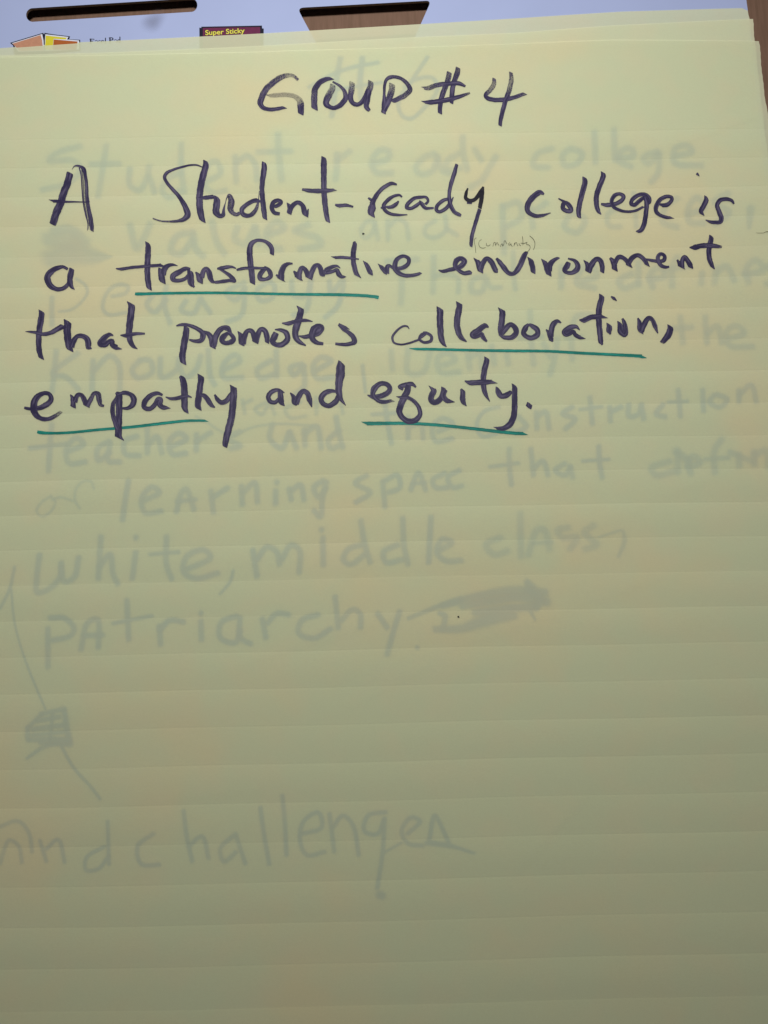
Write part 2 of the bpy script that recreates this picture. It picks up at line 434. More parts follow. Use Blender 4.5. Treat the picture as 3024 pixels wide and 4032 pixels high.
def build(name, strokes, base, amp, lift, mat, parent, step=3.0, nib=True, jit=0.035):
    vs = []; fs = []; att = {'along': [], 'across': [], 'dry': [], 'edge': [], 'seed': []}
    for si, P in enumerate(strokes):
        rows = ribbon(P, step, nib, jit); sd = random.uniform(0, 90); m = len(rows[0]); st = len(vs)
        for ri, row in enumerate(rows):
            for (x, y, al, ac, dr, ed) in row:
                p = ray(x, y, base)
                z = zsheet(p.x, p.y, base, amp) + lift + (si % 6) * 1.4e-5 + 1.0e-5 * ri / len(rows)
                p = ray(x, y, z)
                vs.append((p.x, p.y, z))
                for k_, v_ in (('along', al), ('across', ac), ('dry', dr), ('edge', ed), ('seed', sd)): att[k_].append(v_)
        for r in range(len(rows) - 1):
            for i in range(m - 1):
                a = st + r * m + i
                fs.append((a, a + m, a + m + 1, a + 1))
    me = bpy.data.meshes.new(name); me.from_pydata(vs, [], fs)
    for k_, v_ in att.items():
        me.attributes.new(k_, 'FLOAT', 'POINT').data.foreach_set('value', v_)
    me.update()
    bm = bmesh.new(); bm.from_mesh(me)
    for f in bm.faces:
        f.normal_update()
        if f.normal.z < 0: f.normal_flip()
    bm.to_mesh(me); bm.free()
    return link(name, me, mat, parent)

T = {'A': (960, 240, 600), 'B': (1460, 220, 660), 'Cc': (160, 600, 600), 'D': (580, 600, 600), 'E': (1000, 600, 600),
     'F': (1400, 600, 600), 'G': (2000, 600, 600), 'H': (2424, 600, 600),
     'T1': (140, 920, 600), 'T2': (660, 920, 600), 'T3': (1160, 920, 600), 'T4': (1660, 900, 600), 'T5': (2100, 900, 600), 'T6': (2424, 900, 600),
     'P': (1840, 900, 300),
     'U1': (80, 1140, 600), 'U2': (660, 1140, 600), 'U3': (1160, 1140, 600), 'U4': (1660, 1140, 600), 'U5': (2160, 1140, 600),
     'V1': (60, 1400, 600), 'V2': (520, 1400, 600), 'V3': (1000, 1400, 600), 'V4': (1500, 1400, 600),
     'a': (0, 180, 1600), 'b': (1424, 180, 1600), 'c': (0, 1100, 1600), 'd': (1424, 1100, 1600), 'e': (0, 2000, 1600), 'f': (1200, 2000, 1600), 'h': (0, 2932, 2000)}
#@@DATA@@
TOP = [
 ('GROUP', 'word GROUP in drying, speckled purple marker', [
  ('A', '590 205 30 .5,545 165 34 .7,490 155 46 .8,400 180 60 .55,320 235 62 .4,240 310 64 .35,195 400 66 .3,180 460 62 .1,210 508 45 0,300 528 42,380 518 40,448 505 32 .3', '262 380 30 .7,330 374 48 .9,450 368 48 .9,540 380 46 .9,600 420 62 .9,618 465 72 .6,620 500 72 .05,620 575 60 0'),
  ('A', '770 520 66 .15,766 440 66 .25,768 370 68 .4,775 310 64 .3,820 240 58 .15,890 200 52 .1,965 190 26 .1'),
  ('A', '970 262 60 .7,960 310 66 .7,925 375 72 .4,895 460 66 .1,930 498 48 0,985 512 44,1050 480 56,1105 410 56 .1,1100 340 44 .3,1050 275 30 .4,968 226 18 .3'),
  ('A', '1180 235 60 .8,1172 320 66 .6,1160 400 58 .1,1185 455 48 0,1240 475 45,1300 430 50,1345 350 62 .2,1378 280 66 .6,1382 222 54 .6', '1362 320 60 .1,1345 420 60 .1,1335 500 56 0,1368 540 34'),
  ('B', '125 565 46 .2,132 470 46 .1,133 380 26 .2,136 300 28 .2,152 240 32 .2,190 212 40 .3,240 208 34 .3,300 225 34 .3,350 265 38 .3,388 332 48 .4,340 388 52 .5,270 425 50 .4,212 452 42 .2', '210 280 56 .7,208 340 62 .6,185 410 62 .3,165 470 54 .1,135 540 46 .1')]),
 ('number_sign', 'number sign before the four', [
  ('B', '778 165 52 .5,762 240 52 .4,725 340 52 .3,695 430 48 .1,685 520 44 .1,684 568 42 .2', '865 120 48 .5,855 170 54 .35,830 240 50 .2,810 320 48 .1,802 400 48 .1,798 468 36 .1', '520 318 24 .5,570 318 48 .6,650 290 46 .4,760 276 42 .2,870 272 42 .2,935 300 24 .3', '520 458 24 0,600 458 48,700 445 46 .1,800 425 46 .1,900 395 36 .2,980 366 20 .7')]),
 ('digit_four', 'large figure 4 ending the heading', [
  ('B', '1222 225 34 .4,1218 280 46 .7,1180 340 46 .6,1135 390 38 .2,1160 420 42 0,1230 435 44,1320 432 44,1420 410 40 .1,1525 372 36 .6', '1388 165 36 .5,1390 240 46 .7,1367 350 48 .5,1338 430 46 .1,1307 540 44 0,1284 640 40,1280 690 34 .3')]),
 ('A', 'capital A with a streaked, dry right leg', [
  ('Cc', '320 228 72 0,290 340 76,250 440 78 .12,215 560 80 .1,170 660 80 0,132 780 76', '340 190 3 .5,362 155 12 .2,385 145 18 0,430 152 26,466 180 46,486 250 36,500 350 34 .3,505 480 38 .15,520 600 40 .25,540 700 46 .1,553 790 50 .05,560 855 34 .4',
   '420 165 14 .1,440 250 12,450 400 12,465 560 12,490 680 14,515 780 12,508 850 6 .4', '448 190 6,462 330 6,470 520 6,500 680 6,525 840 4', '455 200 36 .95,468 330 34 .95,478 520 34 .9,505 680 34 .9,530 800 30 .9', '118 530 32 0,200 532 34,260 537 26,380 538 16,470 540 12,535 536 6', '200 540 20 .98,160 600 30 .95,130 660 12 .95')]),
 ('Student', 'word Student with a sweeping thin S', [
  ('D', '595 158 12,540 138 18,470 138 20,380 158 24,290 185 26,210 225 36,188 265 38,205 315 34,265 390 36,330 460 40,385 540 50,425 620 62,437 685 70,400 725 52 .1,340 745 34 .3,240 752 20 .4,140 745 16,60 718 14', '200 340 3,260 410 4,310 465 4'),
  ('D', '635 95 50,635 150 66,608 250 72,580 380 72 .1,568 500 70,572 610 72,590 700 68,607 755 44', '570 498 24,640 492 46,700 485 46,745 482 36'),
  ('D', '752 480 40,758 520 72,752 590 74,750 650 74,785 690 50,825 680 46,832 620 26,850 550 8 .4,868 490 12,890 470 40,915 530 70,905 610 66,930 660 44,975 675 40,1010 655 36'),
  ('D', '1225 520 50,1150 530 46,1080 570 46,1030 620 50,1040 670 50,1100 690 46,1160 655 46 .3,1195 590 36 .4,1210 520 10 .2,1218 420 5 .3', '1272 110 46,1272 180 62,1256 290 58,1248 400 52,1256 510 54,1268 620 58,1282 725 46 .1'),
  ('E', '215 595 34,270 570 44,298 540 36,265 522 44,210 545 46,195 600 50,220 655 42,278 668 36'),
  ('E', '378 558 36,390 620 56,382 665 54', '395 640 40,425 575 50,480 545 44,530 580 50,550 650 60,566 695 40', '592 615 12,582 660 30,575 700 30'),
  ('E', '760 55 52,760 120 66,760 250 62,762 400 60,772 550 60,790 680 54,805 755 44', '525 402 24,600 415 44 .1,700 420 50,800 416 46 .05,885 405 26 .5')]),
 ('hyphen', None, [('E', '885 570 22,930 580 42,1000 575 38,1080 592 20')]),
 ('ready', 'word ready with a long-tailed y', [
  ('E', '1245 495 20,1290 535 40,1285 600 84,1275 655 74,1292 700 36', '1285 560 56,1320 490 50,1370 420 44,1430 370 44,1500 338 40,1555 350 20'),
  ('F', '330 600 30,400 590 44,445 560 40,468 530 18', '505 485 20,480 465 26,420 475 34,350 520 42,305 580 40,315 620 40,360 660 36,450 680 30,565 678 12 .5', '275 602 18,318 605 26'),
  ('F', '760 565 30,790 530 28,770 490 30,710 488 34,640 500 40,570 560 44,555 600 40,600 610 36,660 580 40,712 535 30', '712 530 30,722 560 46,760 605 36,850 605 22'),
  ('F', '1030 505 30,960 520 38,890 580 40,880 625 40,910 645 36,970 620 40,1025 560 40,1065 485 10 .4', '1102 130 34,1075 230 46,1040 340 44 .1,1020 450 38,1030 560 46,1070 640 42,1120 675 40,1148 686 28'),
  ('F', '1350 620 42,1320 720 42,1290 820 40,1265 920 42,1258 1000 38,1257 1025 28', '1215 545 28,1265 552 24')]),
 ('college', 'first word college, above the word environment', [
  ('G', '392 455 22,350 435 56,280 480 62,225 550 62 .15,210 620 56,240 665 46,310 692 42,380 685 34 .1,465 658 10 .5'),
  ('G', '550 502 14,600 530 26,650 560 50,685 610 50,690 640 38,650 640 44,600 610 50,605 560 48,630 540 36'),
  ('G', '835 275 44,838 330 58,812 430 58,785 540 56 .12,770 630 54,775 690 46,796 715 10'),
  ('G', '1035 220 44,1038 260 56,1000 360 56 .15,965 470 56,965 570 54,985 640 44,1015 675 10'),
  ('G', '1015 562 24,1080 572 46,1170 560 46,1240 520 46,1260 480 42,1220 452 36,1160 470 44,1130 530 44,1150 590 38,1220 630 32,1310 645 28 .1,1400 630 28 .3,1475 590 26 .2'),
  ('G', '1500 480 30,1440 520 44,1380 570 44,1340 560 40,1350 520 44,1420 465 44,1500 460 40,1540 500 40,1540 545 36,1500 560 30', '1495 490 40,1510 560 50,1500 680 50,1485 770 52,1455 840 50,1410 868 34'),
  ('H', '480 575 40,560 570 46,610 520 40,610 490 36,560 480 40,490 510 46,445 580 50,440 640 44,480 680 38,560 708 36,615 708 26 .4')]),
 ('is', 'short word is at the end of the first line', [
  ('H', '980 475 26,985 520 54,960 580 54,930 640 50,945 680 34', '888 222 16,895 250 36'),
  ('H', '1288 560 18,1265 525 36,1210 508 40,1140 520 46,1105 570 46,1125 640 50,1150 710 54,1140 755 46,1080 762 40,1030 755 34,980 735 10 .4')]),
 ('a', 'single letter a beginning the second line', [
  ('T1', '350 385 30,300 362 34,250 370 48,180 405 62,130 470 70,150 550 66,215 600 50 .05,290 600 44,340 565 46 .3,370 520 30 .2', '395 385 58,380 450 64,375 530 60,395 580 40,425 608 8')]),
 ('transformative', 'word transformative, underlined in green', [
  ('T1', '1215 95 38,1225 150 60,1222 250 64,1218 350 64,1218 450 62 .1,1228 540 62,1240 605 48', '875 380 12,930 385 34,1050 368 34,1200 355 34,1350 345 36,1390 345 40'),
  ('T1', '1370 388 66,1370 450 72,1382 530 62', '1390 440 60,1410 375 60,1450 345 44,1500 338 26,1548 350 5'),
  ('T2', '245 385 26,200 380 44,130 415 56,60 460 64,60 500 50,130 510 40,190 490 40,225 450 30', '245 405 56,250 460 72,258 540 70,288 585 16'),
  ('T2', '305 418 16,330 450 50,350 500 70,352 530 62', '370 470 60,395 400 50,420 385 50,450 420 60,465 480 60,490 520 40,510 535 14'),
  ('T2', '745 378 12,700 362 28,640 365 42,580 378 46,540 382 18', '560 388 12,610 410 30,670 450 40,710 490 50,735 520 26,680 510 36,600 520 40,520 528 30,500 520 14'),
  ('T2', '1135 225 44,1135 170 52,1110 120 46,1050 80 34,980 72 34,920 100 50,895 160 62,895 250 64,905 350 64,918 450 64,924 540 58', '752 395 22,800 382 34,900 372 30,1000 375 28,1070 378 28'),
  ('T2', '1055 355 12,1090 385 40,1115 420 50,1120 465 50,1070 495 36,1010 490 50,1005 450 54,1040 400 50,1075 375 36'),
  ('T2', '1180 448 16,1215 470 40,1235 500 56', '1237 500 64,1240 420 66,1265 360 58,1310 328 36,1360 325 18'),
  ('T3', '-10 408 18,18 440 50,45 490 58', '48 495 58,55 420 56,80 370 44,110 385 46,135 430 56,155 485 60', '165 480 60,190 410 56,225 350 50,260 345 46,285 390 54,300 440 56,328 460 18'),
  ('T3', '498 375 8,460 352 28,400 365 42,350 395 54,330 425 40,380 420 36,430 405 36,460 395 44,480 440 54,520 470 36,546 462 30'),
  ('T3', '652 85 22,655 110 48,640 200 58,640 300 54,655 380 54 .1,675 440 50,690 466 42', '422 262 30,500 258 34,600 265 32,700 278 14'),
  ('T3', '765 305 30,800 370 52,825 420 52,850 452 12'),
  ('T3', '925 335 24,950 370 44,985 410 50,1010 430 40', '1005 425 50,1010 360 50,1020 345 30,1070 370 34'),
  ('T3', '1065 372 30,1120 380 40,1190 365 46 .1,1240 320 44 .1,1240 270 40,1190 245 36,1130 265 44,1095 320 54,1095 380 56,1130 425 50,1200 455 42,1290 452 38,1350 438 34,1372 425 28')]),
 ('environment', 'word environment at the right of the second line', [
  ('T4', '185 452 12,230 465 36,300 450 44,380 430 44,440 400 60,465 355 60,430 325 50,380 350 60,365 400 50,400 450 40,460 485 44,520 480 50,545 488 28'),
  ('T4', '590 330 28,615 370 60,635 430 66,640 470 60', '640 440 60,670 370 56 .12,710 325 44 .1,750 350 56,785 410 56,810 460 56,830 478 8'),
  ('T4', '815 325 28,850 365 48,900 430 56,950 485 46,1000 490 46,1050 440 58,1090 360 60 .12,1120 290 56 .1,1145 255 34 .1'),
  ('T4', '1175 320 36,1195 370 58,1210 430 56,1215 480 48'),
  ('T4', '1325 340 32,1345 380 52,1370 440 66,1385 505 56', '1390 450 60,1400 390 60,1440 345 46,1495 315 24 .3'),
  ('T5', '385 370 50,365 410 64,340 450 50,360 475 40,420 480 44,470 450 60,485 400 56,450 350 38,378 325 16'),
  ('T5', '565 350 26,590 400 52,595 470 60', '600 470 62,630 400 64,690 330 50,730 350 54,750 410 54,750 475 44'),
  ('T5', '836 320 28,870 360 60,888 450 58', '885 380 50,930 310 50,980 320 46,1020 355 46,1045 410 56', '1040 370 56,1085 310 52,1140 290 44,1190 320 46,1225 365 44,1240 400 46'),
  ('T5', '1215 330 14,1280 345 34,1350 355 36,1420 345 44,1430 300 40,1390 275 36,1360 300 44,1360 350 48,1390 400 42,1440 420 36,1478 415 22'),
  ('T6', '672 340 20,700 390 50,720 425 48', '725 410 50,725 350 50,750 310 44,785 350 52,815 400 54,842 435 12'),
  ('T6', '1035 75 28,1040 110 56,1025 180 56,1015 260 54 .1,1025 340 54,1050 400 44,1078 442 10', '805 205 12,860 205 58,930 188 54,1020 185 54,1100 192 44 .1,1155 200 26 .5')]),
 ('that', 'word that beginning the third line', [
  ('U1', '222 230 34,232 260 60,220 350 66,205 450 62,200 560 60 .15,205 660 58,228 750 50', '55 458 6,110 460 24,180 470 34,250 485 40,330 470 46,420 420 56,470 395 60'),
  ('U1', '505 338 50,515 370 76,510 450 80,520 560 76,540 660 68', '560 620 60,580 560 60,620 510 46,670 505 50,720 530 60,740 580 68,745 628 62,778 645 8'),
  ('U1', '1012 500 12,970 490 44,900 540 66,870 590 62,920 600 60,960 570 50,1000 560 50,1000 600 56,1050 630 56,1078 632 34'),
  ('U1', '1195 145 44,1210 180 72,1200 300 74,1188 400 72 .15,1185 500 66,1205 580 56,1240 625 36,1278 648 6', '1090 498 12,1150 500 46,1250 482 38,1355 480 22 .3')]),
 ('promotes', 'word promotes in the third line', [
  ('U2', '205 410 60,200 480 70,185 560 72,170 650 70 .15,160 730 70 .12,172 805 58', '95 395 14,150 382 34,230 388 36,310 420 42,370 460 50,385 510 64,360 555 50,290 560 36,235 545 18'),
  ('U2', '390 455 22,440 480 48,480 540 66,490 630 64', '500 610 66,520 520 66,560 450 60 .2,610 415 50 .1,650 425 66,668 460 50'),
  ('U2', '660 470 36,610 510 60 .1,590 550 60,620 580 44,690 570 56,720 540 50,690 490 40,650 468 28'),
  ('U2', '785 465 36,800 510 64,805 600 64', '820 580 66,840 500 60,870 450 46,910 450 48,940 500 60,955 575 62', '965 560 60,985 480 60,1020 430 46,1060 450 56,1080 510 60,1083 578 46'),
  ('U2', '1180 475 66,1160 520 70,1140 560 60,1180 600 50,1250 595 60,1305 540 62,1290 470 56,1230 440 38,1168 435 12 .3'),
  ('U2', '1435 190 38,1450 220 64,1435 300 72,1410 380 80 .1,1390 460 70 .15,1400 530 62,1450 580 44,1505 610 14', '1245 365 12,1310 370 46,1400 345 42,1500 335 36,1578 348 10'),
  ('U3', '45 505 12,110 515 44,180 500 50,250 470 70,290 420 70,260 395 50,210 430 70,190 490 70,200 545 60,250 580 44,310 590 32 .2'),
  ('U3', '598 435 8,550 410 28,480 378 26', '480 382 26,530 430 40,590 470 44,640 520 54,650 570 56,600 592 44,520 598 36,445 590 28 .3')]),
 ('collaboration', 'word collaboration with a thin opening c, underlined in green', [
  ('U3', '1248 428 8,1225 400 20 .1,1180 400 22,1110 450 24,1065 520 26,1080 575 22,1150 598 20,1240 585 22,1340 550 24'),
  ('U3', '1340 550 22,1420 490 24,1440 470 20,1380 490 30,1360 540 30,1410 575 30,1480 560 36,1490 510 32,1430 470 30,1400 462 12'),
  ('U4', '188 195 38,200 230 70,200 330 70,205 430 68,215 530 64,240 590 44,272 624 8'),
  ('U4', '400 140 34,412 170 64,400 250 70,385 350 68 .12,395 440 66,430 520 54,490 568 14'),
  ('U4', '730 410 14,690 395 60,620 440 60,550 490 56,560 510 50,620 500 50,650 480 44,670 520 50,710 565 22'),
  ('U4', '862 210 38,878 245 64,875 330 66,862 420 66,858 490 46', '870 480 60,920 420 60,970 380 50 .1,1020 420 56,1030 470 60,980 520 56,900 520 44,840 490 12'),
  ('U4', '1165 375 28,1130 420 60,1110 470 56,1140 510 50,1200 525 56,1260 490 60,1260 440 56,1210 400 50,1170 380 28'),
  ('U4', '1355 435 14,1390 480 50,1410 540 54,1430 566 16', '1410 500 56,1415 430 60,1440 370 60,1480 345 44,1520 362 12'),
  ('U5', '340 440 10,300 405 40,240 410 56,170 460 52,190 490 50,240 470 50,270 455 40,290 490 44,340 520 44,374 520 34'),
  ('U5', '570 55 32,578 90 60,555 180 64,545 280 64,550 380 62,560 480 60,570 570 54,584 603 18', '335 330 14,385 335 56,450 305 54,520 295 54,610 292 40 .2'),
  ('U5', '648 370 28,660 410 62,660 450 60,672 488 16', '680 75 14,710 95 36,742 122 10'),
  ('U5', '765 350 28,780 400 60,785 450 70,830 490 60,840 430 50,820 350 42,805 315 22'),
  ('U5', '972 310 16,990 360 50,995 430 56,1015 478 26', '1010 450 60,1040 380 60,1090 310 50 .1,1130 330 44,1160 400 50,1190 476 12'),
  ('U5', '1312 388 30,1325 430 68,1300 500 70,1260 550 60 .2,1235 578 46 .5')]),
 ('empathy', 'word empathy, underlined in green', [
  ('V1', '100 568 28,160 580 36,240 575 50,330 540 60,390 480 56,370 420 44,310 410 44,230 460 66,200 540 74,210 620 70,270 680 50,350 692 44,430 660 44 .5,500 610 34 .8'),
  ('V1', '600 425 12,625 470 50,630 560 58', '650 500 56 .2,680 430 46,720 430 46,755 490 56,775 550 58', '780 550 56,820 480 50 .3,860 410 40,900 420 60,915 490 56,930 535 40,965 548 26'),
  ('V1', '1098 402 28,1125 430 76,1130 530 70,1130 650 68,1125 780 72,1125 880 74,1138 903 50', '1100 460 30 .3,1065 530 46 .2,1060 620 50 .3,1085 720 50 .1,1110 800 44', '1110 430 20,1180 405 44,1250 420 46,1290 470 66,1280 530 60,1230 570 40,1165 575 22'),
  ('V2', '330 430 26,280 410 40,210 430 50,140 500 60 .1,130 560 50,190 580 50 .15,250 530 50,285 470 46,310 480 56,300 530 60,340 565 50,390 560 42'),
  ('V2', '522 225 28,550 260 66,568 350 72,570 450 72,572 550 70,588 618 44', '365 450 10,430 470 36,530 455 44,600 440 30,650 455 10'),
  ('V2', '738 210 38,750 240 66,740 340 66,725 450 68 .1,715 540 68,725 583 52', '740 420 30,790 440 50,830 490 56,865 540 46,902 565 14'),
  ('V2', '900 425 20,925 470 44,970 510 50,1030 490 56,1070 430 50,1085 400 30', '1090 330 34,1105 360 70,1105 450 72,1095 560 74,1080 680 74 .2,1050 800 74 .2,1025 900 70 .1,1010 990 56 .3')]),
 ('and', 'word and in the fourth line', [
  ('V3', '330 405 12,270 375 36,200 390 50,155 450 52,180 500 48,230 510 44,270 470 36', '285 382 48,290 450 66,300 510 60,333 548 10'),
  ('V3', '395 405 12,430 450 50,440 510 56,465 540 20', '460 520 60,490 440 60,540 385 50,580 410 56,605 480 60,630 560 12'),
  ('V3', '890 390 30,840 385 44,770 410 60,730 470 60,760 530 50,820 545 54,890 500 60,920 440 48', '935 60 28,942 110 88,940 200 98,925 300 80,925 400 70,945 470 50,1000 545 6')]),
 ('equity', 'word equity with looped q, underlined in green', [
  ('V3', '1235 430 10,1300 450 50,1380 440 56,1460 400 56,1480 350 52,1440 310 50,1380 305 50,1310 360 66,1295 430 50,1330 475 40,1400 505 44,1510 487 32 .6'),
  ('V4', '380 345 20,340 310 44,270 320 56,200 340 36,240 370 26', '300 330 60,285 390 68,255 450 70,215 540 70,200 610 66,230 670 56,300 715 60,380 700 60,425 640 50,410 560 44,350 490 40,280 455 40,190 458 30'),
  ('V4', '555 345 38,575 380 60,550 440 66,545 480 60,580 510 60,640 480 60,680 400 60,680 350 46', '697 372 56,680 440 56,720 490 54,768 488 46'),
  ('V4', '874 362 20,890 400 56,890 480 60,908 538 42'),
  ('V4', '1142 18 28,1152 50 60,1130 140 62,1115 250 60 .1,1120 350 58,1140 420 46,1185 500 8', '912 275 12,970 295 54,1060 292 58,1150 288 54 .1,1235 285 38 .4'),
  ('V4', '1265 345 28,1275 390 60,1310 440 60,1370 430 60,1420 390 44', '1440 312 28,1455 360 58,1455 450 60,1455 560 62,1445 660 64,1410 740 66,1340 790 56,1248 790 26'),
 ]),
 ('full_stop', 'round full stop after the word equity', [('V4', '1606 512 26,1612 545 70,1618 576 34')]),
]
DARK = [('F', '1222 390 16,1205 440 34,1200 495 40,1240 525 40,1300 510 40,1360 430 44,1392 375 22', '1390 382 22,1378 450 46,1365 540 46,1352 605 42')]
GREEN = [
 ('green underline below the word transformative', 'T3', '-1735 655 30,-1705 657 36,-1520 652 30,-1160 646 30,-782 645 30,0 660 29,500 665 34,750 675 34,860 685 34,912 694 38'),
 ('green underline below the word collaboration', 'U4', '-132 642 8,-50 648 28,100 650 30,600 662 30,1000 668 32,1382 672 30,1700 690 32,2000 705 32,2370 724 36,2400 728 42,2418 728 36'),
 ('green underline below the word empathy', 'V1', '242 830 32,270 838 38,400 845 30,600 838 30,900 808 30,1272 777 32,1672 730 32,1872 710 30,2084 709 24'),
 ('green underline below the word equity', 'V3', '1205 740 40,1240 740 42,1659 738 34,1982 755 34,2382 795 34,2682 830 36,2882 848 36,2952 848 34')]
PENCIL = ['195 200,155 235,155 300,175 400,185 525', '310 235 8,265 270 8,248 330 10,275 400 12,340 425 12,400 410 8', '415 315,415 350,435 375,475 370,500 345',
 '558 385,580 308,605 300,610 340,618 365,640 310,660 308,670 345,692 360', '722 392,745 335,765 330,770 355,765 380,795 345,800 300,805 268,825 262,845 305,865 330',
 '925 305,900 330,905 355,940 350,950 320,955 350,980 390', '1015 380,1030 310,1025 345,1060 300,1075 310,1085 350,1105 375', '1125 320,1135 350,1165 375',
 '1198 170 13,1210 250,1212 355', '1165 315,1250 318,1300 298,1290 345,1340 355,1370 400,1350 460,1310 500,1260 500', '1360 160 13,1430 220,1470 300,1465 400,1440 455']
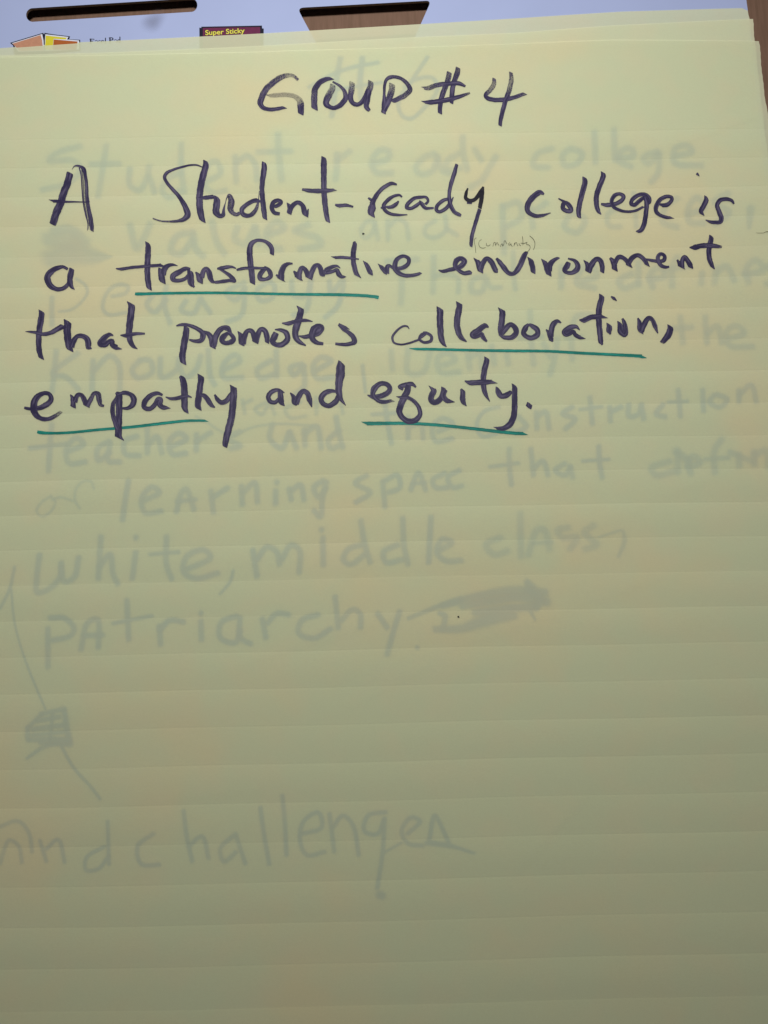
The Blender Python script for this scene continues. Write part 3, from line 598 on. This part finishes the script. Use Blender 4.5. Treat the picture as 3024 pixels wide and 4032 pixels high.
GHOST = [
 ('faint number sign and six heading', 30, [('a', '1390 50,1372 150,1355 290', '1480 48,1470 150,1476 240', '1260 170 22,1400 100,1545 68', '1370 180 18,1560 150'), ('b', '270 45 22,200 150,150 230,165 285,200 298,250 260,310 175,290 132,230 135,170 170 16')]),
 ('faint word Student', 26, [('a', '330 410,230 440,200 470,300 470,330 505,280 560,170 590', '435 405,420 500,400 620', '370 485,490 482', '530 500,530 570,570 590,600 540,610 490', '608 530,632 600', '740 400,740 500,752 600', '740 520,690 540,662 590,690 620,738 590', '832 560,900 520,880 470,840 500,835 570,870 600,925 590', '960 450,965 560', '965 480,1010 450,1040 480,1050 550', '1135 360 30,1140 460,1150 550', '1050 435,1190 430')]),
 ('faint word ready', 28, [('a', '1375 440,1375 500,1370 550', '1375 470,1430 430'), ('b', '50 480,110 460,110 430,70 430,40 480,60 518,125 520', '300 440,250 460,222 500,240 525,290 510,310 450', '310 460,330 510,360 522', '412 370,415 440,432 510', '400 440,350 470,350 510,405 500', '460 420,490 470', '550 450,520 500,490 550,440 580')]),
 ('faint word college in the second sheet, near its top', 27, [('b', '780 420,720 440,700 490,765 498', '850 420,820 450,830 490,880 480,900 440,858 420', '950 350,955 480', '1030 340,1035 470', '1050 460,1110 450,1100 420,1060 430,1050 470,1102 495', '1210 430,1150 458,1170 482,1212 440', '1215 440,1210 520,1180 560', '1285 450,1350 432,1330 408,1280 420,1278 478,1390 490')]),
 ('faint word values', 30, [('a', '530 730,560 830,590 780,615 725', '790 760,720 780,700 840,740 850,788 790', '788 770,800 830,832 862', '865 715,885 800,918 852', '970 740,960 790,1000 810,1040 740', '1040 740,1060 812', '1100 770,1160 745,1130 718,1090 760,1098 820,1150 832', '1262 730,1205 755,1300 788,1310 812,1220 832')]),
 ('faint word and in the third line', 56, [('F', '200 740,110 765,60 860,110 935,190 860,210 760', '210 780,245 950', '350 740,352 960', '375 800,450 730,540 765,580 950', '870 740,760 820,760 900,860 930,980 850,975 690', '985 830,1110 905')]),
 ('faint, blurred word after and in the third line', 28, [('b', '575 650,578 760,582 850', '575 660,640 640,652 700,590 740', '690 660,700 745', '695 685,755 640', '855 680,828 740,880 762,912 710,860 680', '1045 660 24,1005 690,1010 735,1060 740', '1110 600 22,1122 740', '1290 622,1240 660,1230 720,1290 742', '1330 690,1400 660,1370 620,1335 660,1340 720,1400 725', '1500 600,1440 640,1500 680,1440 732', '1588 660 34,1582 745 20')]),
 ('faint word Pedagogy', 28, [('T1', '180 690 70,178 830 74,180 1000', '440 490 44,540 560,565 640,485 760,380 830,250 850 36', '830 685 56,985 645,1010 580,920 555,820 595,750 700,735 820,790 880,990 860 50'), ('a', '630 1010,600 1058,630 1088,680 1035', '680 980,670 1050,695 1135', '760 1040,740 1080,790 1092,820 1030', '820 1035,860 1092', '1000 965,925 1008,960 1040,1000 985', '1000 990,985 1100,925 1128', '1100 960,1050 1000,1062 1040,1110 1030,1120 980,1090 960', '1190 960,1200 1020,1250 1020,1270 950', '1270 955,1248 1080,1195 1102', '1345 960,1352 1012,1400 955,1380 1060,1325 1112')]),
 ('faint word that beside Pedagogy', 28, [('b', '165 850,165 960,160 1055', '100 882,230 872'), ('T4', '130 300 70,130 450,125 700', '135 520 60,250 500,390 540,400 700', '700 520 70,560 560,545 680,650 690,700 560', '710 560 60,760 640,870 640', '1000 250 60,1000 450,1020 670')]),
 ('faint word redefines, running off the right edge', 28, [('b', '815 900,815 990', '815 935,872 900', '900 962,960 940,940 900,900 910,880 970,952 990', '1130 880,1130 980', '1105 930,1050 960,1070 990,1132 970', '1172 955,1240 940,1215 905,1175 940,1190 990', '1290 860,1270 900,1268 985', '1235 915,1335 900', '1390 925,1386 975', '1448 905,1440 972', '1450 925,1490 900,1522 960', '1560 935,1640 915,1610 875,1570 910,1580 970', '1700 890,1660 900,1700 950,1650 975')]),
 ('faint word knowledge', 30, [('c', '230 292,222 380,212 462', '320 300,215 385,270 400,322 450', '380 330,376 452', '385 372,450 312,485 345,490 452', '572 330,540 370,560 402,620 380,612 332,570 330', '655 320,660 400,720 370,732 320', '730 345,755 400,800 370,820 310', '850 285,860 400,878 432', '910 372,980 332,960 308,912 350,912 400,992 400', '1110 330,1050 370,1062 402,1128 385', '1128 290,1130 400', '1235 345,1185 362,1200 392,1240 350', '1240 355,1240 440,1205 470', '1290 372,1352 332,1310 318,1280 350,1292 402,1362 400', '1480 350 22,1492 462 18')]),
 ('faint word identity', 26, [('d', '120 290,126 370', '190 280,190 380,250 380,282 290', '330 352,382 330,350 300,312 320,322 380,402 378', '432 300,442 368', '440 320,480 300,492 368', '530 270,542 350', '590 290,600 350', '688 130,690 220,702 350', '640 240 20,740 235', '742 260,772 320', '800 240,788 320,768 392')]),
 ('faint words of the, at the right', 26, [('d', '860 330,858 200,880 150,940 145', '830 240 20,900 235', '1300 150,1312 262', '1258 202,1350 195', '1402 150,1410 262', '1410 222,1450 190,1472 262', '1500 242,1562 220,1530 190,1490 212,1502 270,1600 275')]),
 ('faint small inserted word above teachers', 17, [('c', '990 490,1000 550', '992 510,1030 490', '1090 500,1042 530,1070 552,1100 505,1122 552', '1230 500,1165 530,1185 565,1250 558', '1290 480,1292 552', '1260 505,1330 500', '1392 500,1400 550'), ('c', '800 560 12,850 588,905 622,960 640', '960 640 12,1010 612,1060 598,1150 590,1280 598')]),
 ('faint word teachers', 30, [('c', '212 590,205 680,198 785', '120 690 26,270 672', '280 702,342 672,312 648,272 690,282 750,352 745', '450 660,400 690,402 740,450 705', '450 670,442 740,492 746', '562 640,510 660,512 712,572 720', '602 600,602 712', '602 682,640 642,662 712', '702 682,762 650,732 628,692 660,702 712,762 710', '802 630,802 702', '802 662,862 625', '982 620,930 650,982 680,940 692')]),
 ('faint word and beside teachers', 30, [('c', '1112 590,1102 650,1150 690,1182 622', '1182 622,1212 692', '1242 610,1246 682', '1242 632,1292 600,1312 692', '1385 615,1340 660,1352 690,1392 675', '1372 560,1382 620,1400 690')]),
 ('faint words the construction, running to the right edge', 28, [('d', '90 470,102 560,122 672', '40 552 22,150 545', '188 560,190 652', '200 602,240 590,252 652', '310 622,372 590,332 568,290 600,302 660,372 650', '562 520 22,500 540,470 590,490 640,552 630', '640 560,602 590,620 622,672 600,640 560', '712 540,716 612', '716 562,750 540,766 612', '862 520,820 550,872 570,830 612', '932 480,942 592', '890 532 20,982 520', '1012 520,1016 582', '1016 542,1062 520', '1090 510,1092 560,1130 550,1142 510', '1142 512,1152 572', '1232 510,1202 550,1242 562', '1292 450,1302 562', '1250 502 20,1332 498', '1392 450,1396 540', '1442 470,1420 500,1462 522,1492 490,1450 470', '1540 450,1541 502', '1541 472,1590 432,1612 502')]),
 ('faint word of in thin strokes', 12, [('c', '208 885,168 912,150 948,172 968,212 942,226 905,208 885', '212 900,245 890,300 905', '384 856,372 826,338 826,310 858,306 900,326 936')]),
 ('faint word learning', 30, [('c', '525 820,512 900,500 985', '590 902,652 870,622 848,580 890,592 952,662 946', '720 952,742 870,760 855,780 900,792 942', '720 908 24,802 898', '860 862,872 955', '866 892,932 850', '985 842,990 922', '992 872,1040 830,1052 912', '1125 860,1126 918', '1128 826,1134 832', '1180 852,1190 902', '1190 862,1226 840,1242 902', '1322 820,1282 850,1302 890,1332 852', '1332 825,1316 900,1308 970,1280 942')]),
 ('faint word space', 28, [('c', '1500 800,1450 832,1512 870,1450 912', '1562 822,1572 932', '1572 822,1622 800,1632 850,1582 872'), ('d', '200 862,232 790,262 862', '205 835 20,262 830', '342 790,290 820,302 850,352 850', '402 778,352 810,372 850,412 842')]),
 ('faint word that in the sixth line', 28, [('d', '602 690,604 770,612 842', '520 766 22,642 750', '690 690,702 802', '702 772,740 742,762 802', '832 750,790 780,832 800,852 762', '852 762,862 812', '968 680,972 750,982 812', '900 742 20,1012 735')]),
 ('faint blurred word ending the sixth line', 28, [('d', '1290 700,1292 790', '1262 742,1182 770,1202 800,1282 782', '1330 768,1382 748,1355 722,1330 750,1345 795', '1472 650,1440 700,1442 792', '1400 735 20,1500 728', '1280 700 34,1340 745 30', '1500 705 26,1600 745 24', '1540 712,1542 765', '1600 700,1605 760', '1600 722,1650 700,1662 770')]),
 ('faint word white', 31, [('e', '162 190,150 290,152 345,202 330,248 275,250 222', '248 240,262 300,302 285,322 200', '412 115,402 290', '405 242,450 190,462 270,482 312', '555 180,540 290', '552 118,558 124', '680 115,680 230,702 292', '610 190 22,732 180', '762 252,860 202,832 172,762 200,750 262,800 288,892 265', '952 255 18,940 300,898 352')]),
 ('faint word middle', 31, [('e', '1032 170,1050 282', '1050 212,1090 160,1130 180,1142 232', '1150 212,1190 152,1222 172,1222 265', '1318 120,1320 235', '1310 86,1316 92', '1472 50,1490 150,1512 225', '1482 150,1422 170,1402 212,1432 230,1490 190'), ('f', '400 40,405 150,422 232', '382 150,322 180,332 222,402 210', '515 35,506 225', '552 172,602 142,562 128,540 180,572 215,642 215')]),
 ('faint word class', 29, [('f', '802 120,740 150,772 190,832 175', '880 20,882 202', '912 195,948 92,978 90,1000 172', '930 145 20,1012 140', '1080 80,1032 90,1052 120,1112 120,1082 170', '1182 70,1142 100,1192 150,1142 170', '1300 92 14,1306 132 22,1280 200 16', '1200 120 12,1292 90')]),
 ('faint word patriarchy', 30, [('e', '196 490,196 652', '202 450,262 450,302 490,290 520,212 542', '330 580,358 470,398 455,402 572', '340 522,422 518', '518 375,526 540', '460 472 22,622 440', '650 480,656 560', '652 500,692 460,752 466', '820 460,823 540', '818 428,822 432', '968 440,902 470,900 530,960 550,982 500', '980 445,982 530,1026 556', '1070 450,1086 532', '1090 472,1130 432,1182 436', '1302 435,1232 460,1220 512,1282 532,1352 492', '1368 360,1382 492', '1392 462,1440 415,1470 432,1472 490', '1540 430,1582 490', '1632 420,1602 520,1580 602')]),
 ('faint scribbled-out word after patriarchy', 40, [('f', '422 452 22,540 404 26,640 372 34', '560 400 34,700 362 44,850 338 50,985 346 44', '640 402 36,760 382 46,870 366 44,992 384 50', '690 428 40,800 414 50,950 402 44', '905 330 40,960 370 50,940 410 40', '530 496 36,640 492 46,740 458 70,860 440 40', '548 430 26,572 440 30,562 500 30', '905 300 34,930 330 50', '920 420 24,942 458 14', '456 568 26,462 572')]),
 ('faint arrow running down the left side', 13, [('e', '60 240 18,40 330,0 412', '46 332,60 470,100 612,160 762,186 822', '250 972 18,302 1062,372 1140,410 1190'), ]),
 ('faint scribbled square on the arrow', 26, [('e', '112 900 22,172 840 24', '165 842 26,266 820 26', '262 822 26,270 880 34,286 968 34', '112 895 24,114 945 28', '114 948 26,200 944 30,285 950 34', '150 870 26,245 852 26', '130 905 28,262 886 28', '130 928 22,270 914 22', '160 958 22,270 966 26', '215 840 20,205 950 20', '232 962 24,180 975 26,108 1024 16')]),
 ('faint word and at the lower left', 17, [('h', '0 390,30 312,60 330,72 386', '-5 270,60 250,95 290,105 352', '130 312,152 382', '150 342,190 310,212 386', '352 250,356 392', '342 332,282 370,282 410,322 405,356 362')]),
 ('faint word challenges', 19, [('h', '502 290,450 332,462 390,522 392', '600 215,610 300,628 382', '616 332,660 300,682 372', '772 290,720 340,732 382,772 350', '772 300,802 390', '850 205,862 290,880 392', '922 165,930 250,936 362', '985 292,1050 270,1040 222,992 250,980 312,1002 360,1062 350', '1076 225,1092 352', '1086 272,1120 232,1152 262,1172 362', '1262 220,1202 232,1190 282,1232 292,1256 240', '1256 242,1250 350,1232 470', '1236 490 34,1252 494', '1330 292,1372 250,1342 238,1312 282,1332 322,1382 330', '1402 312,1420 232,1452 290,1470 332', '1462 330,1390 322', '1400 318,1470 330,1550 355 14', '1256 352 12,1312 320')]),
]
BLOTS = [('faint solid arrow blot at the left of the second line', [('a', '190 790 90,300 800 120', '195 870 110,300 850 150,390 862 90,458 862 10', '215 760 60,290 752 60,350 810 80')])]
#@@END@@

def strokes_of(lst, wdef=20):
    out = []
    for L in lst:
        for s in L[1:]: out.append(parse(s, T[L[0]], wdef))
    return out
LIFT = 0.00011
order = 0
for name, label, letters in TOP:
    single = len(letters) == 1
    if single:
        o = build({'A': 'letter', 'a': 'letter', 'hyphen': 'hyphen', 'full_stop': 'full_stop', 'number_sign': 'number_sign', 'digit_four': 'digit'}[name],
                  strokes_of(letters), BA, 1.0, LIFT, M_PURPLE, rA)
        if label: o['label'] = label
    else:
        wd = link('written_word', None, None, rA)
        if label: wd['label'] = label
        for L in letters:
            build('letter', strokes_of([L]), BA, 1.0, LIFT + (order % 2) * 9e-5, M_PURPLE, wd); order += 1
        if name == 'ready':
            o = build('letter', strokes_of(DARK), BA, 1.0, LIFT + 1.5e-4, M_BLACK, wd); o['label'] = 'upper part of the y, gone over in black'
for lb, t, s in GREEN:
    o = build('underline', [parse(s, T[t], 30)], BA, 1.0, LIFT - 6e-5, M_GREEN, rA, nib=True); o['label'] = lb
wd = link('written_word', None, None, rA); wd['label'] = 'small pencilled word community in brackets above environment'
for s in PENCIL:
    build('pencil_mark', [parse(s, T['P'], 12)], BA, 1.0, LIFT + 2.2e-4, M_PENCIL, wd, step=2, nib=False)
FADED = ['Student', 'ready', 'college', 'blurred', 'redefines', 'values', 'and in the third', 'identity', 'of the, at', 'small inserted', 'class', 'of in thin', 'that beside']
for lb, W, ls in GHOST:
    fade = any(q in lb for q in FADED)
    st_ = [[(a, b, c * (1.5 if fade else 1.22), d) for a, b, c, d in q] for q in strokes_of(ls, W)]
    o = build('written_word', st_, BB, 0.5, 0.00010, M_GHOST_FAINT if fade else M_GHOST, rB, step=6, nib=False, jit=0.02); o['label'] = lb
for lb, ls in BLOTS:
    o = build('ink_blot', strokes_of(ls, 80), BB, 0.5, 0.00010, M_GHOST_BLOT, rB, step=8, nib=False, jit=0.02); o['label'] = lb

# specks and the small tear in the right edge
def speck(x, y, pts):
    P = [ray(x + a, y + b, BA) for a, b in pts]
    bm = bmesh.new()
    zz = zsheet(P[0].x, P[0].y, BA, 1.0) + LIFT + 3e-4
    lo = [bm.verts.new((p.x, p.y, zz - 2.5e-4)) for p in P]; c = sum(P, Vector()) / len(P)
    hi = [bm.verts.new((c.x + (p.x - c.x) * .8, c.y + (p.y - c.y) * .8, zz)) for p in P]
    bm.faces.new(hi)
    for i in range(len(P)): bm.faces.new((lo[i], lo[(i + 1) % len(P)], hi[(i + 1) % len(P)], hi[i]))
    bmesh.ops.recalc_face_normals(bm, faces=bm.faces[:])
    me = bpy.data.meshes.new('ink_speck'); bm.to_mesh(me); bm.free()
    return link('ink_speck', me, M_BLACK_SOLID, rA)
M_BLACK_SOLID = plain('black_speck', (0.004, 0.004, 0.006, 1), 0.5)
speck(1805, 2429, [(-5, -1), (-3, -3), (2, -4), (4, 4), (-1, 4), (-4, 2)])
speck(1431, 924, [(-5, -4), (1, -4), (6, 0), (-1, 4), (-4, 3)])
tear = build('tear', [[(2976, 917, 0.7, 0), (2985, 917.5, 1.5, 0), (2997, 917.5, 1.8, 0), (3007, 917, 1.6, 0), (3016, 913, 2.4, 0), (3034, 913, 4, 0), (3060, 912, 5, 0)]],
             BA, 1.0, LIFT, plain('tear_shadow', (0.11, 0.085, 0.045, 1), 0.9), rA, nib=False)
tear['label'] = 'short ragged tear in the right edge beside the word is'
# serif lettering beside the logo, cut off by the sheet
LT = [[('740 112 11,740 150', 0), ('733 112 5,768 112', 0), ('767 112 4,767 121', 0), ('740 128 5,758 128', 0)],
      [('776 128 4,783 122,793 123,795 148', 0)], [('820 126 4,811 122,805 128,812 136,820 142', 0)],
      [('830 148 8,829 130,836 122 5,847 126,848 134,832 135 3', 0)], [('861 104 8,861 150', 0)],
      [('898 102 11,898 148', 0), ('890 102 5,912 101 6,922 107 9,920 116,902 121 4', 0)],
      [('932 122 4,940 116,950 118,952 145', 0)], [('979 95 8,980 142', 0), ('978 118 5,966 116,962 125 8,966 136,978 138 4', 0)]]
T['K'] = (0, 100, 800)
wl = link('printed_words', None, None, root); wl['label'] = 'black serif words Easel Pad printed on the card'
for g in LT:
    build('printed_letter', [parse(q[0], T['K'], 6) for q in g], 0.0, 0.0, 6e-5, M_INK, wl, step=2, nib=False, jit=0)
# grey smudge on the white cover
def smudge():
    vs = []; fs = []; ed = []
    c = ray(604, 84); e1 = ray(662, 62) - c; e2 = Vector((-e1.y, e1.x, 0)) * 0.95
    n = 40; rings = 8
    vs.append((c.x, c.y, 4e-5)); ed.append(1.0)
    for r in range(1, rings + 1):
        for k in range(n):
            a = 2 * math.pi * k / n; rr = r / rings * (1 + 0.14 * math.sin(2 * a + 0.6) + 0.07 * math.sin(3 * a))
            p = c + e1 * math.cos(a) * rr + e2 * math.sin(a) * rr * 1.0
            vs.append((p.x, p.y, 4e-5)); ed.append(1 - r / rings)
    for k in range(n): fs.append((0, 1 + k, 1 + (k + 1) % n))
    for r in range(rings - 1):
        for k in range(n):
            a = 1 + r * n + k; b = 1 + r * n + (k + 1) % n
            fs.append((a, a + n, b + n, b))
    me = bpy.data.meshes.new('smudge'); me.from_pydata(vs, [], fs)
    me.attributes.new('edge', 'FLOAT', 'POINT').data.foreach_set('value', ed)
    o = link('smudge', me, soft_ink('grey_smudge', (0.22, 0.22, 0.28, 1), 0.30, 0.0, 1.0), root); o['label'] = 'grey finger smudge below the long handle slot'
smudge()
